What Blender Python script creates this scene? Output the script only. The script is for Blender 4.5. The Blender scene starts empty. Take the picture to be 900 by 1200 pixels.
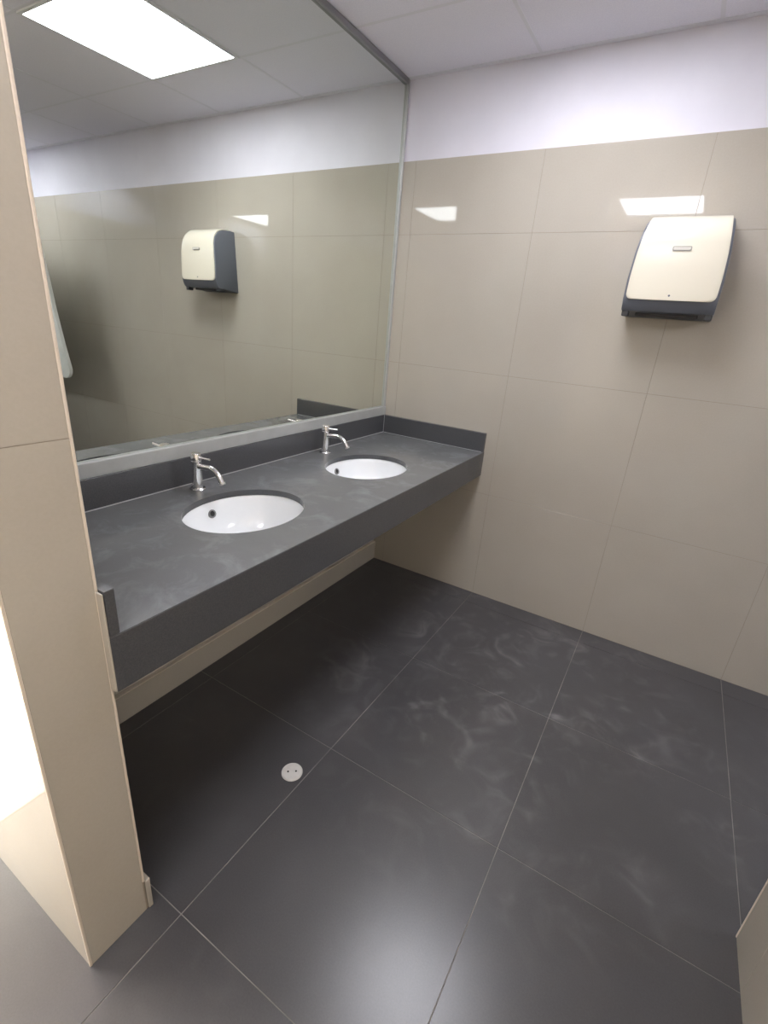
import bpy, bmesh, math, random
from mathutils import Matrix, Vector

random.seed(4)
scene = bpy.context.scene
COL = scene.collection

# ------------------------------------------------------------------ camera
CAM = (1.3932, -2.3429, 1.3814)
ROWS = ((0.85084185, 0.51981303, 0.07656736),      # image right
        (0.25190457, -0.27568154, -0.92765499),    # image down
        (-0.46109894, 0.80857535, -0.36550467))    # view direction
cd = bpy.data.cameras.new('camera')
cd.sensor_fit = 'VERTICAL'
cd.sensor_height = 24.0
cd.sensor_width = 18.0
cd.lens = 564.8 / 1200 * 24.0
cd.clip_start = 0.02
cam = bpy.data.objects.new('camera', cd)
COL.objects.link(cam)
r, dn, fw = (Vector(v) for v in ROWS)
m = Matrix((r, -dn, -fw)).transposed().to_4x4()
m.translation = CAM
cam.matrix_world = m
scene.camera = cam

# ------------------------------------------------------------------ world, sun, exposure
world = bpy.data.worlds.new('world')
scene.world = world
world.use_nodes = True
bg = world.node_tree.nodes['Background']
bg.inputs[0].default_value = (1.0, 0.93, 0.82, 1)
bg.inputs[1].default_value = 16.0

sd = bpy.data.lights.new('sun', 'SUN')
sd.energy = 42.0
sd.color = (1.0, 0.86, 0.66)
sd.angle = math.radians(2.0)
sun = bpy.data.objects.new('sun', sd)
COL.objects.link(sun)
sun.location = (-3, -4, 3)
sun.rotation_euler = Vector((1.0, 0.16, -1.70)).to_track_quat('-Z', 'Y').to_euler()

pd = bpy.data.lights.new('window_portal', 'AREA')
pd.shape = 'RECTANGLE'
pd.size = 0.90
pd.size_y = 2.05
pd.cycles.is_portal = True
po = bpy.data.objects.new('window_portal', pd)
COL.objects.link(po)
po.location = (-1.20, -2.65, 1.025)
po.rotation_euler = (math.pi / 2, 0, -math.pi / 2)

PANEL_STRENGTH = 14.0
PANEL_COLOR = (0.925, 0.93, 1.0, 1)
scene.view_settings.view_transform = 'Standard'
scene.view_settings.look = 'None'
scene.view_settings.gamma = 1.0
scene.view_settings.use_curve_mapping = False
scene.view_settings.exposure = 0.42


# ------------------------------------------------------------------ materials
def srgb(r, g, b):
    f = lambda c: (c / 12.92 if c <= 0.04045 else ((c + 0.055) / 1.055) ** 2.4)
    return (f(r / 255), f(g / 255), f(b / 255), 1)


def newmat(name):
    mt = bpy.data.materials.new(name)
    mt.use_nodes = True
    nt = mt.node_tree
    return mt, nt, nt.nodes['Principled BSDF']


def noise(nt, scale, detail=4, rough=0.55, dist=0.0, vec=None):
    n = nt.nodes.new('ShaderNodeTexNoise')
    n.inputs['Scale'].default_value = scale
    n.inputs['Detail'].default_value = detail
    n.inputs['Roughness'].default_value = rough
    n.inputs['Distortion'].default_value = dist
    if vec is not None:
        nt.links.new(vec, n.inputs['Vector'])
    return n.outputs['Fac']


def ramp(nt, fac, lo, hi, c0=(0, 0, 0, 1), c1=(1, 1, 1, 1)):
    n = nt.nodes.new('ShaderNodeValToRGB')
    n.color_ramp.elements[0].position = lo
    n.color_ramp.elements[1].position = hi
    n.color_ramp.elements[0].color = c0
    n.color_ramp.elements[1].color = c1
    nt.links.new(fac, n.inputs['Fac'])
    return n.outputs['Color']


def mix(nt, fac, a, b, kind='MIX'):
    n = nt.nodes.new('ShaderNodeMixRGB')
    n.blend_type = kind
    for s, v in ((n.inputs[0], fac), (n.inputs[1], a), (n.inputs[2], b)):
        if isinstance(v, (int, float)):
            s.default_value = v
        elif isinstance(v, tuple):
            s.default_value = v
        else:
            nt.links.new(v, s)
    return n.outputs[0]


def worldpos(nt):
    return nt.nodes.new('ShaderNodeNewGeometry').outputs['Position']


def bump(nt, bsdf, height, strength, dist=0.002):
    n = nt.nodes.new('ShaderNodeBump')
    n.inputs['Strength'].default_value = strength
    n.inputs['Distance'].default_value = dist
    nt.links.new(height, n.inputs['Height'])
    nt.links.new(n.outputs[0], bsdf.inputs['Normal'])


def simple(name, col, rough=0.5, metal=0.0, spec=0.5, var=0.0, scale=30):
    mt, nt, b = newmat(name)
    b.inputs['Roughness'].default_value = rough
    b.inputs['Metallic'].default_value = metal
    b.inputs['Specular IOR Level'].default_value = spec
    if var:
        f = noise(nt, scale, vec=worldpos(nt))
        lo = tuple(c * (1 - var) for c in col[:3]) + (1,)
        hi = tuple(min(1, c * (1 + var)) for c in col[:3]) + (1,)
        nt.links.new(ramp(nt, f, 0.3, 0.7, lo, hi), b.inputs['Base Color'])
    else:
        b.inputs['Base Color'].default_value = col
    return mt


# polished beige porcelain wall tile
MT_TILE, nt, b = newmat('beige_wall_tile')
p = worldpos(nt)
c = ramp(nt, noise(nt, 2.2, 5, vec=p), 0.3, 0.7, srgb(177, 170, 158), srgb(184, 178, 166))
c = mix(nt, 0.07, c, ramp(nt, noise(nt, 160, 3, vec=p), 0.35, 0.65, srgb(166, 159, 147), srgb(197, 191, 179)))
nt.links.new(c, b.inputs['Base Color'])
b.inputs['Roughness'].default_value = 0.035
b.inputs['Specular IOR Level'].default_value = 0.5

MT_GROUT = simple('wall_grout', srgb(150, 140, 127), 0.9)
MT_PAINT, nt, b = newmat('white_wall_paint')
p = worldpos(nt)
nt.links.new(ramp(nt, noise(nt, 3.0, 4, vec=p), 0.3, 0.75, srgb(218, 216, 225), srgb(228, 226, 235)), b.inputs['Base Color'])
b.inputs['Roughness'].default_value = 0.55
bump(nt, b, noise(nt, 45, 3, vec=p), 0.08)

MT_CEIL, nt, b = newmat('ceiling_board')
p = worldpos(nt)
nt.links.new(ramp(nt, noise(nt, 220, 2, vec=p), 0.3, 0.7, srgb(236, 234, 245), srgb(244, 242, 251)), b.inputs['Base Color'])
b.inputs['Roughness'].default_value = 0.8
bump(nt, b, noise(nt, 260, 2, vec=p), 0.15)
MT_BAR = simple('ceiling_grid_bar', srgb(232, 231, 238), 0.7)

# dark matt-polished floor tile with dusty scuffs
MT_FLOOR, nt, b = newmat('charcoal_floor_tile')
p = worldpos(nt)
base = ramp(nt, noise(nt, 5.0, 6, vec=p), 0.3, 0.75, srgb(68, 67, 69), srgb(77, 76, 78))
base = mix(nt, 0.25, base, ramp(nt, noise(nt, 240, 2, vec=p), 0.3, 0.7, srgb(62, 61, 63), srgb(86, 85, 87)))
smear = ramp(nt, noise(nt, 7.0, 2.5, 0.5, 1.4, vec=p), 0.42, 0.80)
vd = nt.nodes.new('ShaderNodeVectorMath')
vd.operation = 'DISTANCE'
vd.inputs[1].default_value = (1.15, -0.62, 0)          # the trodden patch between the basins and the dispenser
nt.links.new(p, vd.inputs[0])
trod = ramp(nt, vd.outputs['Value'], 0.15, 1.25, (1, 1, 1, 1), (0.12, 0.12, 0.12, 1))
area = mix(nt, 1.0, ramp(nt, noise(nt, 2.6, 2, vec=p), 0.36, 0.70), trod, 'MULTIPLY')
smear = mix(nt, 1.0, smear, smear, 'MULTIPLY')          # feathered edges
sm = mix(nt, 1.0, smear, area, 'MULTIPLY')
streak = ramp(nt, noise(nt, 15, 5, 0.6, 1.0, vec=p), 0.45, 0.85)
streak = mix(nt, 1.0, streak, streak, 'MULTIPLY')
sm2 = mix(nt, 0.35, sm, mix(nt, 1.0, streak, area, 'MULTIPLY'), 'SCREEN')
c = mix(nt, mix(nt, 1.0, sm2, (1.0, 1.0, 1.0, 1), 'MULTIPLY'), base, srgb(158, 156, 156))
nt.links.new(c, b.inputs['Base Color'])
b.inputs['Roughness'].default_value = 0.28
b.inputs['Specular IOR Level'].default_value = 0.65
MT_PALE = simple('pale_entry_floor_tile', srgb(212, 202, 186), 0.25, var=0.04, scale=6)
MT_FGROUT = simple('floor_grout', srgb(140, 136, 131), 0.9, var=0.35, scale=7)

# dark grey engineered stone
MT_STONE, nt, b = newmat('dark_grey_stone')
p = worldpos(nt)
base = ramp(nt, noise(nt, 380, 2, vec=p), 0.35, 0.7, srgb(74, 75, 78), srgb(84, 85, 87))
sep = nt.nodes.new('ShaderNodeSeparateXYZ')
nt.links.new(nt.nodes.new('ShaderNodeNewGeometry').outputs['True Normal'], sep.inputs[0])
lying = ramp(nt, sep.outputs['Z'], 0.6, 0.95)            # level faces only: lime and dust, plus the top's reflected brightness painted in
dust_sheen = mix(nt, 1.0, ramp(nt, noise(nt, 3.0, 6, 0.6, 0.3, vec=p), 0.25, 0.75, (0.45, 0.45, 0.45, 1), (0.8, 0.8, 0.8, 1)), lying, 'MULTIPLY')
spots = mix(nt, 1.0, ramp(nt, noise(nt, 9, 6, 0.7, 0.6, vec=p), 0.5, 0.85, (0, 0, 0, 1), (0.5, 0.5, 0.5, 1)), lying, 'MULTIPLY')
c = mix(nt, dust_sheen, base, srgb(124, 125, 125))
c = mix(nt, spots, c, srgb(158, 160, 166))
nt.links.new(c, b.inputs['Base Color'])
b.inputs['Roughness'].default_value = 0.15

MT_MIRROR, nt, b = newmat('mirror_silver')
b.inputs['Metallic'].default_value = 1.0
b.inputs['Base Color'].default_value = (0.81, 0.845, 0.795, 1)
b.inputs['Roughness'].default_value = 0.0

MT_ALU = simple('satin_aluminium', srgb(182, 184, 182), 0.38, 0.25, var=0.05, scale=20)
MT_ALU_DARK = simple('grey_aluminium', srgb(150, 150, 152), 0.4, 0.5)
MT_CHROME = simple('chrome', (0.84, 0.84, 0.85, 1), 0.15, 1.0)
MT_STEEL = simple('brushed_steel', (0.62, 0.62, 0.62, 1), 0.28, 1.0)
MT_RING = simple('worn_steel', (0.28, 0.28, 0.28, 1), 0.35, 1.0)
MT_CERAMIC = simple('white_ceramic', srgb(246, 248, 249), 0.05)
MT_CERAMIC.node_tree.nodes['Principled BSDF'].inputs['Coat Weight'].default_value = 1.0
MT_CERAMIC.node_tree.nodes['Principled BSDF'].inputs['Coat Roughness'].default_value = 0.03
MT_BLACK = simple('dark_hole', srgb(18, 18, 18), 0.6)
MT_SEAL = simple('pale_sealant', srgb(168, 168, 168), 0.5)
MT_COVER = simple('cream_plastic', srgb(229, 223, 205), 0.2)
MT_HOUSING = simple('slate_plastic', srgb(104, 108, 117), 0.4)
MT_SLOT = simple('slot_grey', srgb(60, 61, 64), 0.5)
MT_BADGE = simple('badge_grey', srgb(165, 163, 156), 0.35)
MT_BADGE_IN = simple('badge_inner', srgb(214, 210, 202), 0.3)
MT_DRAIN = simple('pale_drain_plastic', srgb(196, 194, 190), 0.4, var=0.06, scale=60)
MT_TRIM = simple('cream_tile_trim', srgb(214, 203, 188), 0.3)
MT_SCREEN = simple('white_screen_laminate', srgb(236, 238, 232), 0.2)
MT_FRAME = simple('white_light_frame', srgb(230, 230, 232), 0.4)
MT_WFRAME = simple('window_aluminium', srgb(180, 180, 180), 0.4, 0.5)

MT_EMIT = bpy.data.materials.new('led_diffuser')
MT_EMIT.use_nodes = True
nt = MT_EMIT.node_tree
nt.nodes.clear()
e = nt.nodes.new('ShaderNodeEmission')
o = nt.nodes.new('ShaderNodeOutputMaterial')
e.inputs[0].default_value = PANEL_COLOR
e.inputs[1].default_value = PANEL_STRENGTH
nt.links.new(e.outputs[0], o.inputs[0])


# ------------------------------------------------------------------ mesh helpers
def link(name, me, mat, parent=None, loc=None):
    ob = bpy.data.objects.new(name, me)
    COL.objects.link(ob)
    if mat and not me.materials:
        me.materials.append(mat)
    if parent:
        ob.parent = parent
    if loc:
        ob.location = loc
    return ob


def finish(bm, name, smooth=False):
    bmesh.ops.recalc_face_normals(bm, faces=bm.faces)
    me = bpy.data.meshes.new(name)
    bm.to_mesh(me)
    bm.free()
    if smooth:
        for f in me.polygons:
            f.use_smooth = True
    return me


def bm_box(bm, a, b_):
    r = bmesh.ops.create_cube(bm, size=1)
    for v in r['verts']:
        v.co = Vector(((a[k] + b_[k]) / 2 + v.co[k] * (b_[k] - a[k])) for k in range(3))
    return r['verts']


def box_mesh(name, a, b_, bevel=0.0, seg=1):
    bm = bmesh.new()
    bm_box(bm, a, b_)
    if bevel:
        bmesh.ops.bevel(bm, geom=bm.edges[:], offset=bevel, segments=seg, affect='EDGES', profile=0.5)
    return finish(bm, name)


def box(name, a, b_, mat, parent=None, bevel=0.0, seg=1):
    return link(name, box_mesh(name, a, b_, bevel, seg), mat, parent)


def cyl(bm, p0, p1, r0, r1=None, n=24, caps=True):
    p0, p1 = Vector(p0), Vector(p1)
    r1 = r0 if r1 is None else r1
    q = (p1 - p0).to_track_quat('Z', 'Y')
    ra, rb = [], []
    for i in range(n):
        a = 2 * math.pi * i / n
        d = q @ Vector((math.cos(a), math.sin(a), 0))
        ra.append(bm.verts.new(p0 + d * r0))
        rb.append(bm.verts.new(p1 + d * r1))
    for i in range(n):
        bm.faces.new((ra[i], ra[(i + 1) % n], rb[(i + 1) % n], rb[i]))
    if caps:
        bm.faces.new(ra[::-1])
        bm.faces.new(rb)


def lathe(bm, prof, centre, n=32, sx=1.0, sy=1.0, cap=True):
    rings = []
    for (r_, z) in prof:
        rings.append([bm.verts.new((centre[0] + sx * r_ * math.cos(2 * math.pi * i / n),
                                    centre[1] + sy * r_ * math.sin(2 * math.pi * i / n), z)) for i in range(n)])
    for a, c_ in zip(rings, rings[1:]):
        for i in range(n):
            bm.faces.new((a[i], a[(i + 1) % n], c_[(i + 1) % n], c_[i]))
    if cap:
        bm.faces.new(rings[0][::-1])
        bm.faces.new(rings[-1])


def tube(bm, pts, rad, n=16):
    """round tube along a polyline with parallel frames"""
    pts = [Vector(q) for q in pts]
    rings = []
    up = Vector((0, 1, 0))
    for i, q in enumerate(pts):
        t = (pts[min(i + 1, len(pts) - 1)] - pts[max(i - 1, 0)]).normalized()
        s = t.cross(up).normalized()
        u = s.cross(t).normalized()
        rr_ = rad[i] if isinstance(rad, (list, tuple)) else rad
        rings.append([bm.verts.new(q + (s * math.cos(2 * math.pi * k / n) + u * math.sin(2 * math.pi * k / n)) * rr_) for k in range(n)])
    for a, c_ in zip(rings, rings[1:]):
        for k in range(n):
            bm.faces.new((a[k], a[(k + 1) % n], c_[(k + 1) % n], c_[k]))
    bm.faces.new(rings[0][::-1])
    bm.faces.new(rings[-1])


def smooth_by_angle(ob, deg=35):
    me = ob.data
    for f in me.polygons:
        f.use_smooth = True
    bm = bmesh.new()
    bm.from_mesh(me)
    for ed in bm.edges:
        if len(ed.link_faces) == 2 and ed.calc_face_angle(0) > math.radians(deg):
            ed.smooth = False
    bm.to_mesh(me)
    bm.free()


def thing(name, label, cat, loc=(0, 0, 0), group=None):
    ob = bpy.data.objects.new(name, None)
    COL.objects.link(ob)
    ob.location = loc
    ob['label'] = label
    ob['category'] = cat
    if group:
        ob['group'] = group
    return ob


def tag(ob, label, cat, group=None):
    ob['label'] = label
    ob['category'] = cat
    if group:
        ob['group'] = group
    return ob


def struct(ob, label=None, cat=None):
    ob['kind'] = 'structure'
    if label:
        ob['label'] = label
    if cat:
        ob['category'] = cat
    return ob


_tile_cache = {}


def tile_at(parent, name, lo, hi, mat, bevel=0.0004):
    """one bevelled slab from corner lo to corner hi, sharing mesh data between equal sizes"""
    size = tuple(round(hi[k] - lo[k], 4) for k in range(3))
    key = (size, mat.name)
    if key not in _tile_cache:
        h = tuple(s / 2 for s in size)
        _tile_cache[key] = box_mesh(name, tuple(-x for x in h), h, bevel)
    return link(name, _tile_cache[key], mat, parent, tuple((lo[k] + hi[k]) / 2 for k in range(3)))


def grid(lo, hi, start, pitch):
    ls = [lo]
    k = math.ceil((lo - start) / pitch + 1e-6)
    while start + k * pitch < hi - 1e-4:
        ls.append(start + k * pitch)
        k += 1
    ls.append(hi)
    return ls


def tile_field(parent, axis, plane, depth, us, vs, mat, gap, name='tile'):
    """axis: normal axis; the slabs lie between plane and plane+depth; us, vs the joint lines of the other axes"""
    ax = [k for k in range(3) if k != axis]
    for u0, u1 in zip(us, us[1:]):
        for v0, v1 in zip(vs, vs[1:]):
            if u1 - u0 < 0.012 or v1 - v0 < 0.012:
                continue
            lo, hi = [0, 0, 0], [0, 0, 0]
            lo[ax[0]], hi[ax[0]] = u0 + gap / 2, u1 - gap / 2
            lo[ax[1]], hi[ax[1]] = v0 + gap / 2, v1 - gap / 2
            lo[axis], hi[axis] = min(plane, plane + depth), max(plane, plane + depth)
            tile_at(parent, name, lo, hi, mat)


# ------------------------------------------------------------------ the room
H = 2.40            # ceiling
YW, YW2 = -1.953, -2.094   # partition between vanity niche and the entry
DW = 0.598          # partition end
RX, RY = 1.862, -1.183     # right wall corner
RX2 = 2.003
X_END, Y_END, X_LEFT = 3.66, -4.2, -1.15
TILE_TOP = 2.09
ZS = [0, 0.585, 1.187, 1.787, TILE_TOP]
TD = 0.008

# floor: grout bed with every tile as a slab of its own
floor = struct(box('floor', (X_LEFT - 0.1, Y_END - 0.1, -0.12), (X_END + 0.1, 0.1, -0.0015), MT_FGROUT))
ys_f = [-0.111 - 0.6025 * k for k in range(7)]
ys_f = [Y_END] + sorted(y for y in ys_f if y > Y_END) + [0.0]
tile_field(floor, 2, 0.0, -0.011, grid(0.0755, X_END, 0.075, 0.6), ys_f, MT_FLOOR, 0.0022)
tile_field(floor, 2, 0.0, -0.011, [0.0, 0.0755], [y for y in ys_f if y > -1.5] , MT_FLOOR, 0.0022)
tile_field(floor, 2, 0.0, -0.011, [0.0, 0.0755], [-2.02, -1.3165], MT_FLOOR, 0.0022)
tile_field(floor, 2, 0.0, -0.011, [X_LEFT, -0.525, 0.0755], [Y_END, -3.7265, -3.124, -2.5215, -2.02], MT_PALE, 0.0022)

# back wall with the dispenser
wall_back = struct(box('wall_back', (-0.15, 0.004, -0.1), (X_END + 0.1, 0.16, H + 0.05), MT_PAINT))
grout = box('grout_bed', (0.0, 0.0007, 0.0), (X_END, 0.005, TILE_TOP - 0.001), MT_GROUT, wall_back)
tile_field(wall_back, 1, 0.0, TD, grid(0.0, X_END, 0.075, 0.6), ZS, MT_TILE, 0.0013)

# wall behind the mirror
wall_left = struct(box('wall_left', (-0.15, YW - 0.02, -0.1), (-0.006, 0.004, H + 0.05), MT_PAINT))
tile_field(wall_left, 0, -0.002, -0.006, grid(YW, 0.0, -0.111, 0.6025), [0, 0.585, 0.905], MT_TILE, 0.0013)

# partition: runs from the far left to its end beside the counter
part = struct(box('wall_partition', (X_LEFT - 0.05, YW2 + 0.0009, -0.1), (DW - 0.0009, YW - 0.0009, H + 0.05), MT_GROUT))
tile_field(part, 0, DW, -TD, [YW2 + 0.004, YW - 0.004], [0, 1.175, TILE_TOP], MT_TILE, 0.0013)
tile_field(part, 1, YW2, TD, grid(X_LEFT, DW - 0.004, 0.075, 0.6), ZS, MT_TILE, 0.0013)
tile_field(part, 1, YW, -TD, [0.0, DW - 0.004], [0, 0.585, 1.187, TILE_TOP], MT_TILE, 0.0013)
box('painted_band', (X_LEFT, YW2 + 0.0003, TILE_TOP), (DW - 0.0003, YW - 0.0003, H), MT_PAINT, part)

# right partition, the twin of the left one
wall_right = struct(box('wall_right', (RX + 0.0009, Y_END - 0.05, -0.1), (RX2 - 0.0009, RY - 0.0009, H + 0.05), MT_GROUT))
tile_field(wall_right, 0, RX, TD, grid(Y_END, RY - 0.004, -0.111, 0.6025), ZS, MT_TILE, 0.0013)
tile_field(wall_right, 0, RX2, -TD, grid(Y_END, RY - 0.004, -0.111, 0.6025), ZS, MT_TILE, 0.0013)
tile_field(wall_right, 1, RY, -TD, [RX + 0.004, RX2 - 0.004], [0, 1.175, TILE_TOP], MT_TILE, 0.0013)
box('painted_band', (RX + 0.0003, Y_END, TILE_TOP), (RX2 - 0.0003, RY - 0.0003, H), MT_PAINT, wall_right)

# end wall of the space on the right
wall_end = struct(box('wall_end', (X_END + 0.004, Y_END - 0.1, -0.1), (X_END + 0.15, 0.1, H + 0.05), MT_PAINT))
tile_field(wall_end, 0, X_END, TD, grid(Y_END, 0.0, -0.111, 0.6025), ZS, MT_TILE, 0.0013)

# wall behind the camera
wall_front = struct(box('wall_front', (X_LEFT - 0.1, Y_END - 0.15, -0.1), (X_END + 0.1, Y_END - 0.004, H + 0.05), MT_PAINT))
tile_field(wall_front, 1, Y_END, -TD, grid(X_LEFT, RX, 0.075, 0.6), ZS, MT_TILE, 0.0013)
tile_field(wall_front, 1, Y_END, -TD, grid(RX2, X_END, 0.075, 0.6), ZS, MT_TILE, 0.0013)

# entry wall on the far left, with an open doorway to daylight beside the partition
WY0, WY1, WZ1 = -3.10, -2.20, 2.05
bm = bmesh.new()
xa, xb = X_LEFT - 0.06, X_LEFT
bm_box(bm, (xa, Y_END - 0.1, -0.1), (xb, WY0, H + 0.05))
bm_box(bm, (xa, WY1, -0.1), (xb, YW2 + 0.05, H + 0.05))
bm_box(bm, (xa, WY0, WZ1), (xb, WY1, H + 0.05))
struct(link('wall_entry', finish(bm, 'wall_entry'), MT_PAINT))
bm = bmesh.new()
bm_box(bm, (xa - 0.01, WY0, 0.0), (xb + 0.01, WY0 + 0.03, WZ1))
bm_box(bm, (xa - 0.01, WY1 - 0.03, 0.0), (xb + 0.01, WY1, WZ1))
bm_box(bm, (xa - 0.01, WY0 + 0.03, WZ1 - 0.03), (xb + 0.01, WY1 - 0.03, WZ1))
struct(link('door_1', finish(bm, 'door_1'), MT_WFRAME))

# ceiling: boards laid in a visible grid, two lighting panels in place of boards
ceiling = struct(box('ceiling', (X_LEFT - 0.1, Y_END - 0.1, H + 0.03), (X_END + 0.1, 0.1, H + 0.12), MT_PAINT))
cx_l = grid(X_LEFT, X_END, 0.0, 0.6)
cy_l = grid(Y_END, 0.004, -0.43, 0.6)
LIGHTS = [(0.6, -1.03), (0.6, -2.83), (3.0, -1.03), (3.0, -2.83)]
for x0, x1 in zip(cx_l, cx_l[1:]):
    for y0, y1 in zip(cy_l, cy_l[1:]):
        if any(abs(x0 - lx) < 0.02 and abs(y0 - ly) < 0.02 for lx, ly in LIGHTS):
            continue
        if x1 <= 0.001 and y1 > YW2 + 0.6:
            continue
        tile_at(ceiling, 'ceiling_board', (x0 + 0.002, y0 + 0.002, H + 0.0006), (x1 - 0.002, y1 - 0.002, H + 0.014), MT_CEIL, 0.001)
for x in cx_l[1:-1]:
    lo_y = Y_END
    hi_y = 0.004 if x > 0.05 else YW2
    if x == 0.0:
        continue
    box('grid_bar', (x - 0.007, lo_y, H), (x + 0.007, hi_y, H + 0.004), MT_BAR, ceiling)
for y in cy_l[1:-1]:
    lo_x = X_LEFT if y < YW2 else 0.0
    hi_x = X_END
    box('grid_bar', (lo_x, y - 0.007, H + 0.0003), (hi_x, y + 0.007, H + 0.0043), MT_BAR, ceiling)
box('wall_angle', (0.0, -0.02, H - 0.001), (X_END, 0.004, H + 0.002), MT_BAR, ceiling)

# skirting inside the niche and corner strips
bb = struct(box('baseboard_left', (-0.002, YW, 0.0), (0.012, 0.0, 0.110), MT_TILE, bevel=0.001))
box('cap_strip', (-0.002, YW + 0.013, 0.1105), (0.014, -0.0005, 0.1155), MT_TRIM, bb, 0.001)
struct(box('baseboard_partition', (0.012, YW, 0.0), (DW + 0.004, YW + 0.012, 0.10), MT_TILE, bevel=0.002))
struct(box('trim_1', (DW - 0.0045, YW - 0.0045, 0.10), (DW + 0.0012, YW + 0.0008, H), MT_TRIM, bevel=0.0012))
struct(box('trim_2', (DW - 0.0045, YW2 - 0.0008, 0.0), (DW + 0.0012, YW2 + 0.0045, H), MT_TRIM, bevel=0.0012))
struct(box('trim_3', (RX - 0.0012, RY - 0.0045, 0.0), (RX + 0.0045, RY + 0.0012, H), MT_TRIM, bevel=0.0012))

# ------------------------------------------------------------------ vanity counter
ZC, ZSPL, ZA, DC = 0.806, 0.902, 0.680, 0.617
SINKS = [(0.327, -1.345), (0.332, -0.660)]
AX, AY = 0.165, 0.200
cnt = thing('vanity_counter', 'long dark grey stone washbasin counter with deep front apron below the mirror', 'counter', (0.3, -0.98, 0))
inv = Matrix.Translation((-0.3, 0.98, 0))


def cpart(name, me, mat, parent=cnt):
    ob = link(name, me, mat, parent)
    ob.matrix_parent_inverse = inv
    return ob


def countertop():
    bm = bmesh.new()
    x0, x1 = 0.0, DC - 0.0008
    zt, zb = ZC, ZC - 0.02
    cuts = [YW, SINKS[0][1] - 0.26, SINKS[0][1] + 0.26, SINKS[1][1] - 0.26, SINKS[1][1] + 0.26, 0.0]

    def quad(y0, y1):
        for z in (zt, zb):
            bm.faces.new([bm.verts.new(v) for v in ((x0, y0, z), (x1, y0, z), (x1, y1, z), (x0, y1, z))])
    quad(cuts[0], cuts[1])
    quad(cuts[2], cuts[3])
    quad(cuts[4], cuts[5])
    for (sx, sy), y0, y1 in ((SINKS[0], cuts[1], cuts[2]), (SINKS[1], cuts[3], cuts[4])):
        angs = [2 * math.pi * i / 72 for i in range(72)]
        for cxn, cyn in ((x0, y0), (x1, y0), (x1, y1), (x0, y1)):
            angs.append(math.atan2(cyn - sy, cxn - sx) % (2 * math.pi))
        angs = sorted(set(round(a, 5) for a in angs))
        inn, out = [], []
        for a in angs:
            ca, sa = math.cos(a), math.sin(a)
            t = min([(x1 - sx) / ca if ca > 1e-6 else 9, (x0 - sx) / ca if ca < -1e-6 else 9,
                     (y1 - sy) / sa if sa > 1e-6 else 9, (y0 - sy) / sa if sa < -1e-6 else 9])
            rho = 1 / math.sqrt((ca / AX) ** 2 + (sa / AY) ** 2)
            out.append((sx + t * ca, sy + t * sa))
            inn.append((sx + rho * ca, sy + rho * sa))
        n = len(angs)
        for z in (zt, zb):
            vi = [bm.verts.new((q[0], q[1], z)) for q in inn]
            vo = [bm.verts.new((q[0], q[1], z)) for q in out]
            for i in range(n):
                j = (i + 1) % n
                bm.faces.new((vi[i], vo[i], vo[j], vi[j]))
        va = [bm.verts.new((q[0], q[1], zt)) for q in inn]
        vb = [bm.verts.new((q[0], q[1], zb)) for q in inn]
        for i in range(n):
            j = (i + 1) % n
            bm.faces.new((va[i], va[j], vb[j], vb[i]))
    for quad_v in (((x0, YW), (x1, YW)), ((x1, YW), (x1, 0)), ((x1, 0), (x0, 0)), ((x0, 0), (x0, YW))):
        (ax_, ay_), (bx_, by_) = quad_v
        bm.faces.new([bm.verts.new(v) for v in ((ax_, ay_, zb), (bx_, by_, zb), (bx_, by_, zt), (ax_, ay_, zt))])
    bmesh.ops.remove_doubles(bm, verts=bm.verts, dist=0.0002)
    return finish(bm, 'countertop')


top = cpart('countertop', countertop(), MT_STONE)
cpart('apron', box_mesh('apron', (DC - 0.02, YW - 0.0006, ZA), (DC, -0.0003, ZC - 0.0012), 0.0012), MT_STONE)
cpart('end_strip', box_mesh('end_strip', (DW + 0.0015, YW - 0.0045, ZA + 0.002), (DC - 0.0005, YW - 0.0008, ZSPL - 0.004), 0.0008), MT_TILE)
cpart('backsplash', box_mesh('backsplash', (0.0, YW + 0.02, ZC + 0.0005), (0.02, -0.0005, ZSPL), 0.001), MT_STONE)
cpart('side_splash', box_mesh('side_splash', (0.0205, -0.02, ZC + 0.0005), (DC - 0.002, -0.0005, ZSPL), 0.001), MT_STONE)
cpart('side_splash', box_mesh('side_splash', (0.0, YW + 0.0005, ZC + 0.0005), (DC, YW + 0.0195, ZSPL), 0.001), MT_STONE)
cpart('sealant_bead', box_mesh('sealant_bead', (0.019, YW + 0.02, ZC), (0.0225, -0.02, ZC + 0.003), 0.001), MT_SEAL)
cpart('sealant_bead', box_mesh('sealant_bead', (0.0225, -0.0215, ZC), (DC - 0.01, -0.019, ZC + 0.002), 0.0008), MT_SEAL)
cpart('sealant_bead', box_mesh('sealant_bead', (0.019, -0.0215, ZC), (0.0215, -0.019, ZSPL), 0.0008), MT_SEAL)


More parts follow.
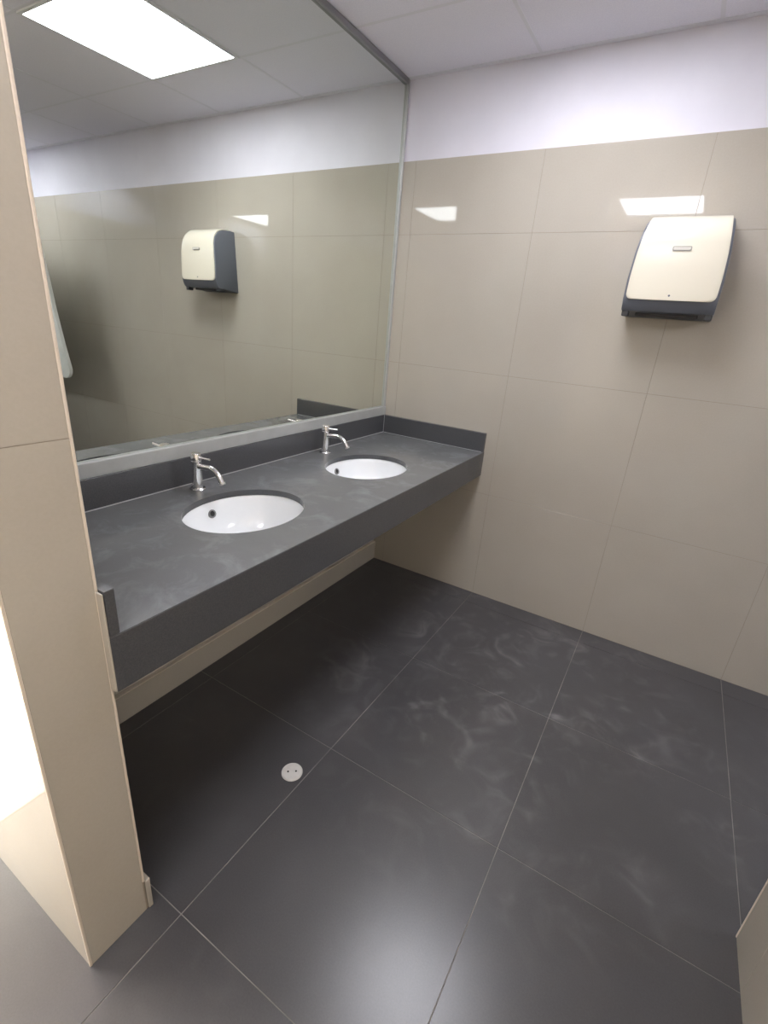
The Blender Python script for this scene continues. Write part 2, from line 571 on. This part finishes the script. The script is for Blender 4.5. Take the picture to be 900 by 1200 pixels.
# ------------------------------------------------------------------ undermount basins
def basin(cx, cy, label):
    t = thing('undermount_sink', label, 'sink', (cx, cy, ZC - 0.02 - 0.15), 'oval basins set into the counter')
    zr = 0.15
    bm = bmesh.new()
    prof = [(1.10, zr - 0.001), (1.015, zr - 0.001), (1.0, zr - 0.004), (0.99, zr - 0.02), (0.965, zr - 0.045), (0.92, zr - 0.075),
            (0.84, zr - 0.105), (0.72, zr - 0.127), (0.55, zr - 0.140), (0.35, zr - 0.146), (0.135, zr - 0.149)]
    rings = []
    n = 64
    for k, z in prof:
        rings.append([bm.verts.new((AX * k * math.cos(2 * math.pi * i / n), AY * k * math.sin(2 * math.pi * i / n), z)) for i in range(n)])
    for a, c_ in zip(rings, rings[1:]):
        for i in range(n):
            bm.faces.new((a[i], a[(i + 1) % n], c_[(i + 1) % n], c_[i]))
    me = finish(bm, 'bowl', True)
    # normals should point into the bowl
    if me.polygons[n * 6].normal.z < 0:
        me.flip_normals()
    bowl = link('bowl', me, MT_CERAMIC, t)
    so = bowl.modifiers.new('thickness', 'SOLIDIFY')
    so.thickness = 0.008
    so.offset = -1
    # waste
    bm = bmesh.new()
    lathe(bm, [(0.021, -0.004), (0.028, -0.004), (0.030, 0.0035), (0.027, 0.0055), (0.021, 0.003)], (0, 0), 28, cap=False)
    dr = link('waste_ring', finish(bm, 'waste_ring', True), MT_CHROME, t)
    bm = bmesh.new()
    cyl(bm, (0, 0, -0.003), (0, 0, 0.0015), 0.0215, n=28)
    link('waste_plug', finish(bm, 'waste_plug'), MT_STEEL, dr)
    # overflow opening high on the mirror-side wall of the bowl
    c0 = Vector((-AX * 0.962, 0.0, zr - 0.040))
    nrm = Vector((1, 0, 0.42)).normalized()
    bm = bmesh.new()
    q = nrm.to_track_quat('Z', 'Y')
    ring_prof = [(0.0085, 0.001), (0.0100, 0.004), (0.0135, 0.004), (0.0152, -0.002)]
    rr_ = []
    for rad, hgt in ring_prof:
        rr_.append([bm.verts.new(c0 + q @ Vector((rad * math.cos(2 * math.pi * i / 24), rad * math.sin(2 * math.pi * i / 24), hgt))) for i in range(24)])
    for a, c_ in zip(rr_, rr_[1:]):
        for i in range(24):
            bm.faces.new((a[i], a[(i + 1) % 24], c_[(i + 1) % 24], c_[i]))
    ov = link('overflow_ring', finish(bm, 'overflow_ring', True), MT_RING, t)
    bm = bmesh.new()
    cyl(bm, c0 - nrm * 0.002, c0 + nrm * 0.0020, 0.0092, n=20)
    link('overflow_hole', finish(bm, 'overflow_hole'), MT_BLACK, ov)
    return t


basin(*SINKS[0], 'white oval undermount washbasin nearest the camera')
basin(*SINKS[1], 'white oval undermount washbasin nearest the back wall corner')


# ------------------------------------------------------------------ taps
def tap(x, y, label):
    t = thing('basin_tap', label, 'tap', (x, y, ZC), 'pillar taps behind the basins')
    bm = bmesh.new()
    lathe(bm, [(0.0, 0.0), (0.026, 0.0), (0.026, 0.004), (0.023, 0.007), (0.017, 0.008), (0.0, 0.008)][1:-1], (0, 0), 32)
    smooth_by_angle(link('base_flange', finish(bm, 'base_flange'), MT_CHROME, t))
    bm = bmesh.new()
    lathe(bm, [(0.0165, 0.007), (0.0165, 0.100), (0.0155, 0.101)], (0, 0), 32)
    smooth_by_angle(link('body', finish(bm, 'body'), MT_CHROME, t))
    bm = bmesh.new()
    lathe(bm, [(0.0145, 0.100), (0.0165, 0.1025), (0.0165, 0.124), (0.0150, 0.1265)], (0, 0), 32)
    cap = link('lever_cap', finish(bm, 'lever_cap'), MT_CHROME, t)
    smooth_by_angle(cap)
    bm = bmesh.new()
    tube(bm, [(0.012, 0.0, 0.113), (0.030, 0.0, 0.114), (0.066, 0.0, 0.117)], [0.0042, 0.0040, 0.0034], 12)
    smooth_by_angle(link('lever', finish(bm, 'lever'), MT_CHROME, cap), 50)
    bm = bmesh.new()
    pts = [(0.010, 0, 0.082), (0.040, 0, 0.085)]
    for i in range(9):
        a = math.radians(90 - i * 56 / 8)
        pts.append((0.064 + 0.058 * math.cos(a), 0, 0.088 - 0.058 + 0.058 * math.sin(a)))
    a = math.radians(90 - 56)
    e0 = Vector(pts[-1])
    dirv = Vector((math.sin(a), 0, -math.cos(a)))
    pts.append(tuple(e0 + dirv * 0.016))
    tube(bm, pts, 0.0095, 18)
    sp = link('spout', finish(bm, 'spout'), MT_CHROME, t)
    smooth_by_angle(sp, 50)
    bm = bmesh.new()
    e1 = e0 + dirv * 0.0155
    cyl(bm, e1, e1 + dirv * 0.006, 0.0102, 0.0098, 20)
    smooth_by_angle(link('aerator', finish(bm, 'aerator'), MT_STEEL, sp))
    return t


tap(0.080, -1.325, 'chrome pillar tap with pin lever behind the basin nearest the camera')
tap(0.078, -0.625, 'chrome pillar tap with pin lever behind the basin nearest the corner')

# ------------------------------------------------------------------ mirror
mir = thing('wall_mirror', 'large frameless wall mirror from counter to ceiling with thin aluminium channels', 'mirror', (0, -0.98, 0.95))
minv = Matrix.Translation((0, 0.98, -0.95))


def mpart(name, a, b_, mat, bevel=0.0):
    ob = link(name, box_mesh(name, a, b_, bevel), mat, mir)
    ob.matrix_parent_inverse = minv
    return ob


mpart('mirror_glass', (-0.005, YW + 0.002, 0.925), (0.0, -0.003, H - 0.005), MT_MIRROR)
mpart('bottom_channel', (0.0002, YW + 0.002, ZSPL + 0.0005), (0.016, -0.001, 0.947), MT_ALU, 0.0015)
mpart('top_channel', (0.0002, YW + 0.002, H - 0.022), (0.012, -0.012, H - 0.0015), MT_ALU_DARK, 0.001)
mpart('edge_channel', (0.0002, -0.012, 0.9475), (0.010, -0.0005, H - 0.0015), MT_ALU, 0.001)

# ------------------------------------------------------------------ towel dispenser
DX = 1.271
disp = thing('paper_towel_dispenser', 'cream and slate grey paper towel dispenser mounted high on the beige tiled wall', 'towel dispenser', (DX, 0, 1.66))
dinv = Matrix.Translation((-DX, 0, -1.66))


def dpart(name, me, mat, parent=disp):
    ob = link(name, me, mat, parent)
    if parent is disp:
        ob.matrix_parent_inverse = dinv
    return ob


def halfw(z, extra=0.0):
    tab = [(1.47, 0.1455), (1.535, 0.1460), (1.60, 0.1470), (1.68, 0.1430), (1.75, 0.1350), (1.80, 0.1270), (1.84, 0.1210)]
    for (z0, w0), (z1, w1) in zip(tab, tab[1:]):
        if z <= z1:
            return w0 + (w1 - w0) * max(0, z - z0) / (z1 - z0) + extra
    return tab[-1][1] + extra


# housing: lofted side profile
hp = [(0.0, 1.478), (0.0, 1.828), (-0.03, 1.829), (-0.085, 1.822), (-0.122, 1.806), (-0.150, 1.776), (-0.163, 1.735), (-0.167, 1.69),
      (-0.169, 1.60), (-0.170, 1.536), (-0.166, 1.520), (-0.160, 1.506), (-0.150, 1.494), (-0.06, 1.486)]
hp = [(y, z if z < 1.69 else 1.69 + (z - 1.69) * 0.9) for y, z in hp]
bm = bmesh.new()
L = [bm.verts.new((DX - halfw(z, 0.008), y, z)) for y, z in hp]
R_ = [bm.verts.new((DX + halfw(z, 0.008), y, z)) for y, z in hp]
bm.faces.new(L)
bm.faces.new(R_[::-1])
for i in range(len(hp)):
    j = (i + 1) % len(hp)
    bm.faces.new((L[i], L[j], R_[j], R_[i]))
bmesh.ops.recalc_face_normals(bm, faces=bm.faces)
side_edges = [e_ for e_ in bm.edges if abs(e_.verts[0].co.x - e_.verts[1].co.x) < 0.05 and min(e_.verts[0].co.y, e_.verts[1].co.y) < -0.01]
bmesh.ops.bevel(bm, geom=side_edges, offset=0.005, segments=2, affect='EDGES', profile=0.5)
hs = dpart('housing', finish(bm, 'housing'), MT_HOUSING)
smooth_by_angle(hs, 30)
# dark throat below, where the towel comes out
dpart('towel_slot', box_mesh('towel_slot', (DX - 0.105, -0.115, 1.480), (DX + 0.105, -0.065, 1.492), 0.002), MT_SLOT)
for sx in (-1, 1):
    dpart('foot', box_mesh('foot', (DX + sx * 0.138 - 0.012, -0.148, 1.475), (DX + sx * 0.138 + 0.012, -0.112, 1.497), 0.003, 2), MT_SLOT)
# cover: curved shell, rounded lower corners
cp = [(-0.022, 1.836), (-0.05, 1.8365), (-0.082, 1.832), (-0.110, 1.823), (-0.134, 1.808), (-0.153, 1.787), (-0.166, 1.760), (-0.173, 1.728),
      (-0.176, 1.690), (-0.1775, 1.650), (-0.178, 1.610), (-0.1785, 1.575)]
zl = [1.560, 1.550, 1.543, 1.538, 1.535, 1.533]
cp = [(y, z if z < 1.69 else 1.69 + (z - 1.69) * 0.9) for y, z in cp]
cp += [(-0.179, z) for z in zl]
bm = bmesh.new()
rows = []
for i, (y, z) in enumerate(cp):
    w = halfw(z)
    rad = 0.020
    dz = z - 1.533
    if dz < rad:
        w -= rad - math.sqrt(max(0, rad * rad - (rad - dz) ** 2))
    if i < 2:
        w -= (2 - i) * 0.002
    row = []
    for k in range(17):
        s = -1 + 2 * k / 16
        yy = y + 0.004 * s ** 4 * (1 if i > 3 else 0)
        row.append(bm.verts.new((DX + s * w, yy, z)))
    rows.append(row)
for a, c_ in zip(rows, rows[1:]):
    for k in range(16):
        bm.faces.new((a[k], a[k + 1], c_[k + 1], c_[k]))
me = finish(bm, 'cover', True)
if sum(f.normal.y for f in me.polygons) > 0:
    me.flip_normals()
cov = dpart('cover', me, MT_COVER)
so = cov.modifiers.new('thickness', 'SOLIDIFY')
so.thickness = 0.007
so.offset = -1
bv = cov.modifiers.new('soft_edge', 'BEVEL')
bv.width = 0.0015
bv.segments = 2
bv.limit_method = 'ANGLE'


def badge_mesh(name, cx, cz, hw, hh, y0, y1, n=6):
    bm = bmesh.new()
    pts = []
    for qx, qz, a0 in ((1, 1, 0), (-1, 1, 90), (-1, -1, 180), (1, -1, 270)):
        for i in range(n + 1):
            a = math.radians(a0 + 90 * i / n)
            pts.append((cx + qx * (hw - hh * 0.6) + hh * 0.6 * math.cos(a), cz + qz * hh * 0.4 + hh * 0.6 * math.sin(a)))
    f0 = [bm.verts.new((x, y0, z)) for x, z in pts]
    f1 = [bm.verts.new((x, y1, z)) for x, z in pts]
    bm.faces.new(f0)
    bm.faces.new(f1[::-1])
    for i in range(len(pts)):
        j = (i + 1) % len(pts)
        bm.faces.new((f0[i], f0[j], f1[j], f1[i]))
    return finish(bm, name)


bdg = dpart('badge', badge_mesh('badge', DX, 1.701, 0.030, 0.0075, -0.1785, -0.171), MT_BADGE)
bin_ = link('badge_inlay', badge_mesh('badge_inlay', DX, 1.701, 0.0265, 0.0045, -0.1792, -0.175), MT_BADGE_IN, bdg)
bm = bmesh.new()
cyl(bm, (DX - 0.002, -0.1805, 1.549), (DX - 0.002, -0.172, 1.549), 0.0035, n=16)
dpart('lock_hole', finish(bm, 'lock_hole'), MT_HOUSING)

# ------------------------------------------------------------------ ceiling light panels
LBL = ['square ceiling light panel above the counter front, mirrored at upper left',
       'square ceiling light panel above the entry, glinting on the wall over the dispenser',
       'square ceiling light panel over the right-hand space, nearest the back wall',
       'square ceiling light panel over the right-hand space, farther from the back wall']
for (lx, ly), lb in zip(LIGHTS, LBL):
    t = thing('ceiling_light', lb, 'ceiling light', (lx + 0.3, ly + 0.3, H), 'recessed square light panels')
    fr = [((-0.296, -0.296), (0.296, -0.282)), ((-0.296, 0.282), (0.296, 0.296)), ((-0.296, -0.282), (-0.282, 0.282)), ((0.282, -0.282), (0.296, 0.282))]
    bm = bmesh.new()
    for a, c_ in fr:
        bm_box(bm, (a[0], a[1], -0.006), (c_[0], c_[1], 0.012))
    link('frame', finish(bm, 'frame'), MT_FRAME, t)
    link('diffuser', box_mesh('diffuser', (-0.282, -0.282, -0.003), (0.282, 0.282, 0.006)), MT_EMIT, t)

# ------------------------------------------------------------------ floor cleanout cover
t = thing('floor_drain_cover', 'small round pale drain cover with two screws in the dark floor', 'drain cover', (0.629, -1.464, 0))
bm = bmesh.new()
lathe(bm, [(0.034, -0.001), (0.034, 0.002), (0.031, 0.0042), (0.0285, 0.0042)], (0, 0), 40)
smooth_by_angle(link('cover_plate', finish(bm, 'cover_plate'), MT_DRAIN, t), 30)
for k in (-1, 1):
    bm = bmesh.new()
    cyl(bm, (k * 0.010, k * 0.008, 0.003), (k * 0.010, k * 0.008, 0.0048), 0.0032, n=14)
    link('screw', finish(bm, 'screw'), MT_BLACK, t)

# ------------------------------------------------------------------ privacy screen on the end wall (seen in the mirror)
SY = -0.30
K_ = lambda x: 1.0 * (x + 1.393) * (2.043 / 2.223) - 1.393
t = thing('privacy_screen', 'white rounded privacy screen seen at the left edge of the mirror', 'screen', (X_END, SY, 0.75))
prof = [(X_END - 0.014, 0.790), (K_(3.085), 0.790)]
for i in range(9):
    a = math.radians(-90 - i * 84 / 8)
    prof.append((K_(3.068) + 0.080 * math.cos(a), 0.870 + 0.080 * math.sin(a)))
prof += [(K_(3.034), 1.06), (K_(3.078), 1.26), (K_(3.108), 1.47), (K_(3.140), 1.64), (K_(3.165), 1.75)]
for i in range(7):
    a = math.radians(170 - i * 80 / 6)
    prof.append((K_(3.260) + 0.09 * math.cos(a), 1.78 + 0.09 * math.sin(a)))
prof.append((X_END - 0.014, 1.87))
bm = bmesh.new()
A = [bm.verts.new((x - X_END, -0.011, z - 0.75)) for x, z in prof]
B = [bm.verts.new((x - X_END, 0.011, z - 0.75)) for x, z in prof]
bm.faces.new(A)
bm.faces.new(B[::-1])
for i in range(len(prof)):
    j = (i + 1) % len(prof)
    bm.faces.new((A[i], A[j], B[j], B[i]))
link('panel', finish(bm, 'panel'), MT_SCREEN, t)
for z in (0.15, 0.95):
    link('wall_bracket', box_mesh('wall_bracket', (-0.03, -0.02, z - 0.04), (-0.0005, 0.02, z + 0.04), 0.003), MT_STEEL, t)
